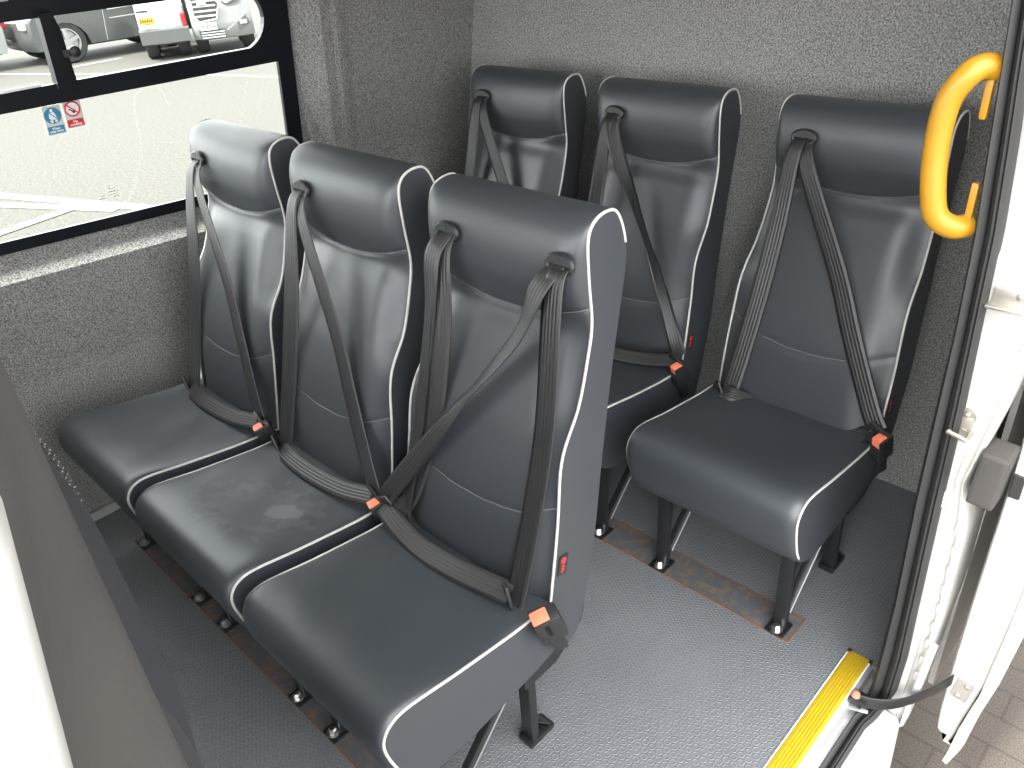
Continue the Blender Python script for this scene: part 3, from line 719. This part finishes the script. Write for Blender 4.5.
FN = (0, -.96, .26)
GX, GY, GZZ = -.113, .188, 1.060
def belts(kind):
    """list of (name, mesh) for one seat"""
    out = []
    g = (GX, GY - .004, GZZ - .006)
    if kind == 'double':       # belts of the seat by the door
        gr = (.165, GY - .004, GZZ - .006)
        out.append(('hanging_belt', ribbon([(GX, GY, GZZ), (GX - .012, .152, 1.02), (-.128, .128, .90), (-.146, .078, .68), (-.165, .030, .50), (-.172, .01, .42)], [(0, -.6, .8), FN, (-.3, -.93, .2), (-.3, -.93, .2), (-.2, -.95, .2), FN], wtab=[.034, .044, .047, .047, .047])))
        out.append(('hanging_belt', ribbon([(GX + .004, GY + .002, GZZ), (GX + .008, .160, 1.02), (-.098, .128, .88), (-.112, .090, .70), (-.150, .040, .52), (-.195, .012, .455)], [(0, -.6, .8), FN, (.5, -.85, .2), (.4, -.9, .2), FN, FN], wtab=[.034, .042, .044, .047, .047])))
        out.append(('shoulder_belt', ribbon([(gr[0] + .004, GY, GZZ), (.172, .155, 1.02), (.182, .108, .79), (.178, .066, .62), (.172, .016, .455), (.172, .0, .42)], [(0, -.6, .8), FN, FN, FN, FN, FN], wtab=[.034, .044, .047, .047, .047])))
        out.append(('cross_belt', ribbon([(gr[0] - .006, GY - .002, GZZ), (.142, .148, 1.02), (.110, .128, .935), (.020, .098, .813), (-.07, .068, .69), (-.155, .038, .575), (-.232, .012, .468)], [(0, -.6, .8), (-.25, -.95, .2), (-.55, -.75, .35), (-.75, -.35, -.5), (-.6, -.6, -.5), (-.4, -.8, -.3), FN], wtab=[.036, .046, .046, .042, .047, .047])))
        out.append(('lap_belt', ribbon([(-.226, .006, .462), (-.150, -.008, .446), (-.076, -.014, .436), (.02, -.012, .440), (.10, -.004, .446), (.166, .004, .452)], [(0, -.5, .85)] * 6)))
        return out, [(GX, GZZ), (.164, GZZ)]
    n2 = [(0, -.6, .8), FN, FN, FN, FN, FN]
    out.append(('shoulder_belt', ribbon([(GX - .006, GY, GZZ), (GX - .010, .156, 1.02), (-.124, .112, .84), (-.136, .064, .64), (-.152, .022, .47), (-.162, .004, .405)], [(0, -.6, .8), FN, (.3, -.92, .2), (.3, -.92, .2), (.2, -.95, .2), FN], wtab=[.030, .040, .046, .047, .047])))
    if kind == 'tucked':
        out.append(('cross_belt', ribbon([(GX + .008, GY, GZZ), (-.082, .152, 1.0), (.044, .104, .785), (.110, .070, .66), (.195, .026, .515), (.226, .014, .470)], n2, wtab=[.030, .042, .047, .047, .047])))
        lap = [(.222, .010, .460), (.17, .035, .425), (.0, .045, .405), (-.08, .035, .412), (-.14, .0, .436), (-.172, .0, .436)]
    elif kind == 'twisted':
        out.append(('cross_belt', ribbon([(GX + .010, GY, GZZ), (-.092, .152, 1.0), (.048, .100, .78), (.120, .072, .67), (.190, .040, .55), (.234, .018, .482)], [(0, -.6, .8), (.5, -.8, .3), (.97, .15, .30), (.95, -.25, .30), (.6, -.7, .4), FN], wtab=[.030, .042, .040, .034, .046])))
        lap = [(.225, .012, .470), (.12, -.012, .452), (0, -.020, .442), (-.1, -.014, .440), (-.165, .006, .430)]
    else:
        out.append(('cross_belt', ribbon([(GX + .008, GY, GZZ), (-.082, .152, 1.0), (.044, .104, .785), (.110, .070, .66), (.195, .026, .515), (.226, .014, .470)], n2, wtab=[.030, .042, .047, .047, .047])))
        lap = [(.222, .004, .468), (.12, -.010, .448), (0, -.016, .440), (-.1, -.012, .438), (-.165, .004, .428)]
    out.append(('lap_belt', ribbon(lap, [(0, -.55, .8)] * len(lap), width=.044)))
    return out, [(GX, GZZ)]
BELT = {k: belts(k) for k in ('normal', 'twisted', 'double', 'tucked')}

def seat(x, y, kind, label, group, button_tilt=(0, 0, 0)):
    r = empty('passenger_seat', (x, y, 0)); tag(r, label, 'seat', group)
    b = link('backrest', ME['backrest'], r)
    for sd in (-1, 1): link('piping', ME['back_piping', sd], b)['label'] = 'pale grey piping along the backrest edge'
    for k in (0, 1): link('seam', ME['seam', k], b)
    t = link('maker_tag', ME['tag'], b); t.location = (.2172, .098, .487); t['label'] = 'small black tag with a red roundel on the side'
    t.rotation_euler = (-.20, 0, -.02); lg = link('red_print', ME['tag_print'], b); lg.location = t.location; lg.rotation_euler = t.rotation_euler
    lm = link('logo_mark', ME['tag_logo'], b); lm.location = t.location; lm.rotation_euler = t.rotation_euler
    c = link('cushion', ME['worn_cushion' if 'worn patch' in label else 'cushion'], r)
    if 'worn patch' in label: c['label'] = 'seat cushion with a pale rubbed oval on top'
    for sd in (-1, 1):
        if sd > 0 or x > .5: link('piping', ME['cushion_piping', sd], c)['label'] = 'pale grey piping along the cushion edge'
    bl, gd = BELT[kind]
    for gx, gz in gd:
        g = link('belt_guide', ME['guide'], r); g.location = (gx, GY - .004, gz); g.rotation_euler = (-.15, 0, 0); g.scale = (1.3, 1.1, 1.15)
    for nm, me in bl: link(nm, me, r)
    bu = link('buckle', ME['buckle'], r); bu.location = (.243, .012, .432); bu.rotation_euler = (.30, .10, -.35)
    link('release_button', ME['button'], bu)['label'] = 'orange red release button'
    bu.scale = (1.15,) * 3
    if kind == 'double':
        bu.scale = (1.45,) * 3; bu.location = (.246, .020, .412); bu.rotation_euler = (.30, .25, -.45)
        tg = link('belt_adjuster', ME['tongue'], r); tg.location = (.166, -.004, .452); tg.rotation_euler = (.5, 1.35, 0)
        t2 = link('belt_tongue', ME['tongue'], r); t2.location = (-.228, .010, .470); t2.rotation_euler = (.25, -.5, 0)
    else:
        tg = link('belt_tongue', ME['tongue'], r); tg.location = (.230, .010, .470); tg.rotation_euler = (.30, .35, -.1)
        t3 = link('belt_anchor', ME['tongue'], r); t3.location = (-.178, .0, .434); t3.rotation_euler = (.6, 1.2, 0)
    for s in (-1, 1):
        f = link('leg', ME['front_leg'], r); f.location = (s * LEGX, -.2485, 0)
        k = link('bolt', ME['bolt'], f); k.location = (0, -.018, .007); k['label'] = 'bright hexagon bolt with washer'
        q = link('leg', ME['rear_leg'], r); q.location = (s * LEGX, .018, 0)
        d = link('brace', ME['brace'], r); d.location = (s * LEGX, 0, 0); d2 = link('brace_edge', ME['brace_edge'], d)
    for cy, cz in ((-.2485, .262), (0, .268)): link('crossbar', ME['frame'], r).location = (0, cy, cz)
    for s in (-1, 1):
        h = link('hinge_bracket', ME['side_bracket'], r); h.location = (s * .202, 0, 0); hb = link('hinge_bolt', ME['hinge_bolt'], h); hb.rotation_euler = (0, 0, 0)
    return r
YR, YQ = -.2314, .6656
seat(.455, YR, 'normal', 'dark vinyl seat of the nearer row, beside the side window', 'nearer row of passenger seats')
seat(.942, YR, 'normal', 'middle dark vinyl seat of the nearer row, with a pale worn patch on its cushion', 'nearer row of passenger seats')
seat(1.429, YR, 'double', 'nearest dark vinyl seat with two belt guides and a belt crossing its back', 'nearer row of passenger seats')
seat(.609, YQ, 'normal', 'far corner dark vinyl seat against the carpeted back wall', 'rear row of passenger seats')
seat(1.131, YQ, 'twisted', 'rear row middle dark vinyl seat with a twisted thin belt across it', 'rear row of passenger seats')
seat(1.684, YQ, 'tucked', 'rear row dark vinyl seat beside the yellow grab handle', 'rear row of passenger seats')

# front seat, only its rear edge shows behind the door pillar
def front_seat():
    root = empty('front_seat', (1.64, -1.033, 0), math.radians(-8.3))
    E = [(.10, .40), (.02, .42), (-.02, .60), (.0, .85), (.05, 1.12), (.10, 1.16), (.16, 1.135), (.195, .96), (.150, .70), (.05, .50)]
    Cc = [(.10, .40), (.0, .42), (-.04, .60), (-.02, .85), (.04, 1.14), (.10, 1.18), (.165, 1.145), (.205, .96), (.156, .70), (.055, .50)]
    mb, e = pad(E, Cc, 8, lambda z: .235, lambda u, y, z, s, w: (y, z), lambda t, z: sstep(0, .5, t))
    mb.build('backrest', M['seat_cloth'], root, 55)
    MB().box((0, -.22, .36), (.46, .46, .14), None, .04).build('cushion', M['seat_cloth'], root, 40)
    MB().box((0, -.24, .145), (.38, .38, .29), None, .01).build('base', M['black'], root)
    st = MB()
    for k in range(60):
        i = 8 * 6 - 2 + int(k * (8 * 3) / 60); f = k * 24 / 60 - int(k * 24 / 60); p = e[min(i, len(e) - 1)].lerp(e[min(i + 1, len(e) - 1)], f)
        for o in (0, .012): st.box((-.236 + .002 + o * .9, p.x + .004 + o * .3, p.y), (.0016, .0016, .0016))
    st.build('stitching', M['stitch'], root)
    return root
tag(front_seat(), 'dark front seat with stitched edge, half hidden behind the door pillar', 'seat')

# ------------------------------------------------------------------ car park outside the window
LN = [0]
def line(a, b, w=.10):
    LN[0] += .0015; h = Vector((0, 0, GZ + LN[0] - .001)); a, b = Vector((*a, 0)), Vector((*b, 0)); return MB().bar(a + h, b + h, w, .002)
for a, b, w, lb in [((-19, 2.4), (-11.2, 5.55), .10, 'long white bay line in front of the parked cars'), ((-14.9, 4.6), (-14.98, 5.75), .09, 'white bay line beside the grey car with a door crease'),
                    ((-11.9, 5.3), (-8.2, 6.3), .10, 'white painted line below the silver van'), ((-6.9, .80), (-4.7, 1.66), .13, 'uppermost of the crossing white lines by the window sticker side'),
                    ((-6.6, .62), (-4.95, 1.46), .12, 'middle one of the crossing white lines on the near tarmac'), ((-5.2, .45), (-5.4, 1.3), .13, 'short slanting white line meeting the crossing lines')]:
    tag(line(a, b, w).build('parking_line', M['line_paint']), lb, 'painted line', 'white lines on the car park')

def wheel(parent, x, y, r, w, side):
    t = MB().lathe((x, y, r), (0, side, 0), [(r * .66, -w / 2), (r * .93, -w / 2), (r, -w * .3), (r, w * .3), (r * .93, w / 2), (r * .66, w / 2), (r * .64, w * .1)], 28, False).build('wheel', M['tyre'], parent, 40)
    rim = MB().lathe((x, y, r), (0, side, 0), [(r * .68, w * .10), (r * .68, w * .47), (r * .60, w * .47), (r * .58, w * .2)], 28, False).lathe((x, y, r), (0, side, 0), [(r * .58, w * .05), (r * .58, w * .12)], 28)
    for k in range(5):
        a = 2 * math.pi * k / 5 + .3; rim.bar((x, y + side * w * .42, r), (x + r * .62 * math.cos(a), y + side * w * .42, r + r * .62 * math.sin(a)), r * .17, r * .06, up=(0, 1, 0))
    rim.lathe((x, y, r), (0, side, 0), [(r * .16, w * .2), (r * .16, w * .48)], 14); rim.build('rim', M['alloy'], t, 40)
def arch(cx, r, a0=180, a1=0, n=9, z0=.30):
    return [(cx + r * math.cos(math.radians(a0 + (a1 - a0) * k / (n - 1))), z0 + r * math.sin(math.radians(a0 + (a1 - a0) * k / (n - 1)))) for k in range(n)]
def car(name, loc, rz, outline, wid, wheels, paint, belt, tumble, glassy, label, cat, R=.36):
    root = empty(name, loc, rz); tag(root, label, cat)
    N = len(outline); cols = [-1, -.97, -.88, -.7, -.4, 0, .4, .7, .88, .97, 1]; xs = [p[0] for p in outline]; x0, x1 = min(xs), max(xs); mb = MB(); vs = []
    def P(u, x, z):
        hw = wid / 2 * (1 - tumble * max(0, z - belt)); k = abs(u) ** 4; inset = .10 * k * (1 if x > (x0 + x1) / 2 else -1) * sstep(.55, 1.0, abs(2 * (x - x0) / (x1 - x0) - 1))
        zz = z - .05 * abs(u) ** 6 * sstep(belt, belt + .5, z); return Vector((x - inset, u * hw, zz))
    for u in cols: vs += [P(u, x, z) for x, z in outline]
    fs = [(k * N + i, k * N + (i + 1) % N, (k + 1) * N + (i + 1) % N, (k + 1) * N + i) for k in range(len(cols) - 1) for i in range(N)]
    fs += [tuple(range(N)), tuple((len(cols) - 1) * N + i for i in range(N))]
    mb.add(vs, fs).build('body', paint, root, 32)
    for cx in wheels:
        for s in (-1, 1): wheel(root, cx, s * (wid / 2 - .13), R, .22, s)
    MB().box(((x0 + x1) / 2, 0, .46), ((x1 - x0) * .9, wid * .80, .40)).build('underbody', M['grille_dark'], root)
    for poly in glassy:
        for s in (-1, 1):
            g = MB(); n = len(poly); vv = [P(s, x, z) + Vector((0, s * .004, 0)) for x, z in poly] + [P(s, x, z) - Vector((0, s * .02, 0)) for x, z in poly]
            g.add(vv, [tuple(range(n)), tuple(range(n, 2 * n))] + [(k, (k + 1) % n, n + (k + 1) % n, n + k) for k in range(n)]).build('side_window', M['car_glass'], root)
    return root, P
def car_out(Ln, H, fo, ro, bonnet, R=.43, van=False):
    f = Ln; fw, rw = Ln - fo, ro
    top = [(f, .55), (f - .02, .78), (f - .12, .90), (f - bonnet, 1.02), (f - bonnet - .65, H - .04), (f - bonnet - 1.0, H)]
    top += ([(.35, H), (.10, H - .06), (.03, 1.0), (0, .62)] if van else [(1.0, H), (.45, H - .10), (.08, 1.02), (0, .72)])
    return [(f - .06, .28), (f, .40)] + top + [(.02, .40), (.08, .28)] + arch(rw, R) + arch(fw, R)
# grey car along the row
o = car_out(3.5, 1.62, .70, .72, .8)
cg, P = car('parked_car', (-16.35, 7.82, GZ), -math.pi / 2 + .0, o, 1.85, (.72, 2.80), M['car_grey'], .95, .16, [[(.45, 1.02), (1.3, 1.02), (1.3, 1.48), (.7, 1.48)], [(1.4, 1.02), (2.3, 1.02), (2.0, 1.48), (1.4, 1.48)]], 'grey car side on beyond the window latch', 'car', R=.38)
sm = MB()
for s in (-1, 1):
    sm.bar((2.05, s * .928, .32), (1.97, s * .926, 1.0), .008, .008); sm.bar((1.9, s * .935, .86), (.5, s * .935, .90), .02, .025); sm.bar((1.9, s * .935, .70), (.5, s * .935, .72), .012, .014)
sm.build('door_trim', M['strip'], cg)
for sy in (-1, 1): MB().box((3.42, sy * .66, .72), (.14, .30, .12), None, .03).build('headlamp', M['lamp_clear'], cg)
# pale car at the far left
o = car_out(4.1, 1.55, .8, .75, .95)
c1, P = car('parked_car', (-17.0, 4.25, GZ), -math.pi / 2, o, 1.8, (.75, 3.30), M['car_silver'], .95, .16, [[(.55, 1.02), (1.7, 1.02), (1.7, 1.42), (.9, 1.42)], [(1.8, 1.02), (2.9, 1.02), (2.5, 1.42), (1.8, 1.42)]], 'pale silver car at the far left of the car park', 'car', R=.35)
for sy in (-1, 1): MB().box((.03, sy * .62, .80), (.10, .26, .22), None, .03).build('tail_lamp', M['lamp_red'], c1)
MB().box((.02, 0, .45), (.12, 1.6, .10), None, .03).build('bumper', M['bumper'], c1)
# white van seen from behind
AX = Vector((-.905, .425, 0))
o = car_out(1.9, 1.95, .5, .48, .38, R=.36, van=True)
v3, P = car('parked_van', (-13.495, 6.10, GZ), math.pi - math.atan2(.425, .905), o, .84, (.48, 1.4), M['car_white'], 1.1, .06, [[(1.0, 1.1), (1.5, 1.1), (1.4, 1.6), (1.0, 1.6)]], 'white van with a yellow rear number plate', 'van', R=.34)
MB().prism([(-.05, .30), (.10, .28), (.20, .34), (.20, .52), (.02, .56), (-.04, .52)], -.44, .44, 'y').build('bumper', M['bumper'], v3)
MB().box((.06, -.385, .66), (.12, .09, .24), None, .03).build('tail_lamp', M['lamp_red'], v3)
MB().box((.30, -.424, .62), (.5, .02, .56), None, .008).build('side_moulding', M['bumper'], v3)
MB().box((.0, .26, .70), (.05, .26, .11), None, .004).build('number_plate', M['plate_yellow'], v3)
ch = MB()
for k in range(6): ch.box((-.027, .26 + .095 - k * .038, .70), (.004, .020, .055))
ch.build('plate_characters', M['char'], v3); MB().box((-.005, .30, .86), (.05, .20, .035)).build('door_badge', M['char'], v3)
# silver van facing the window
o = car_out(2.4, 1.85, .6, .5, .6, van=True)
FX = 2.4; fc = Vector((-12.98, 7.03, GZ)) + AX * FX
v4, P = car('parked_van', fc, math.atan2(-.425, .905), o, 1.12, (.55, 1.8), M['car_silver'], 1.1, .08, [[(1.1, 1.1), (1.7, 1.1), (1.5, 1.55), (1.1, 1.55)]], 'silver van facing the side window with a chrome slatted grille', 'van', R=.36)
gq = MB().prism([(-.47, 1.00), (-.10, .97), (-.02, .88), (-.10, .64), (-.40, .60), (-.47, .70)], FX - .10, FX + .012, 'x').build('grille', M['grille_dark'], v4)
gs = MB()
for k in range(4):
    z = .68 + k * .085; gs.box((FX + .016, -.26, z), (.03, .40, .034), None, .006)
gs.tube([(FX + .016, y, z) for y, z in [(-.48, 1.01), (-.09, .985), (.0, .88), (-.09, .62), (-.41, .585), (-.485, .70)]], .014, 6, True); gs.build('grille_slats', M['chrome'], gq)
bd = MB().lathe((FX + .034, -.30, .885), (1, 0, 0), [(.085, 0), (.085, .010), (.07, .016)], 28)
bd.v = [(x, y, .885 + (z - .885) * .45) for x, y, z in bd.v]; bd.build('badge', M['chrome'], gq, 40)
MB().box((FX + .02, -.27, .50), (.02, .30, .12), None, .004).build('number_plate', M['white'], v4)
ch = MB()
for k in range(6): ch.box((FX + .032, -.27 + .105 - k * .042, .50), (.004, .022, .065))
ch.build('plate_characters', M['char'], v4)
lg = MB().prism([(-.46, .44), (.02, .44), (-.02, .28), (-.42, .28)], FX - .1, FX + .006, 'x').build('lower_grille', M['grille_dark'], v4)
ls = MB()
for k in range(3): ls.box((FX + .010, -.21, .31 + k * .045), (.012, .42, .018))
ls.build('lower_slats', M['strip'], lg)
MB().prism([(.03, .93), (.10, 1.10), (.47, 1.20), (.50, 1.06), (.30, .92), (.14, .86)], FX - .25, FX - .004, 'x').build('headlamp', M['lamp_clear'], v4)
fg = MB().prism([(.12, .44), (.44, .62), (.50, .50), (.30, .38)], FX - .2, FX - .008, 'x').build('fog_lamp_recess', M['bumper'], v4)
MB().box((FX - .02, .38, .52), (.05, .13, .07), None, .01).build('fog_lamp', M['lamp_clear'], fg)
MB().bar((FX - .01, .06, .40), (FX - .03, .46, .66), .03, .04, bev=.01).build('bumper_crease', M['car_silver'], v4)
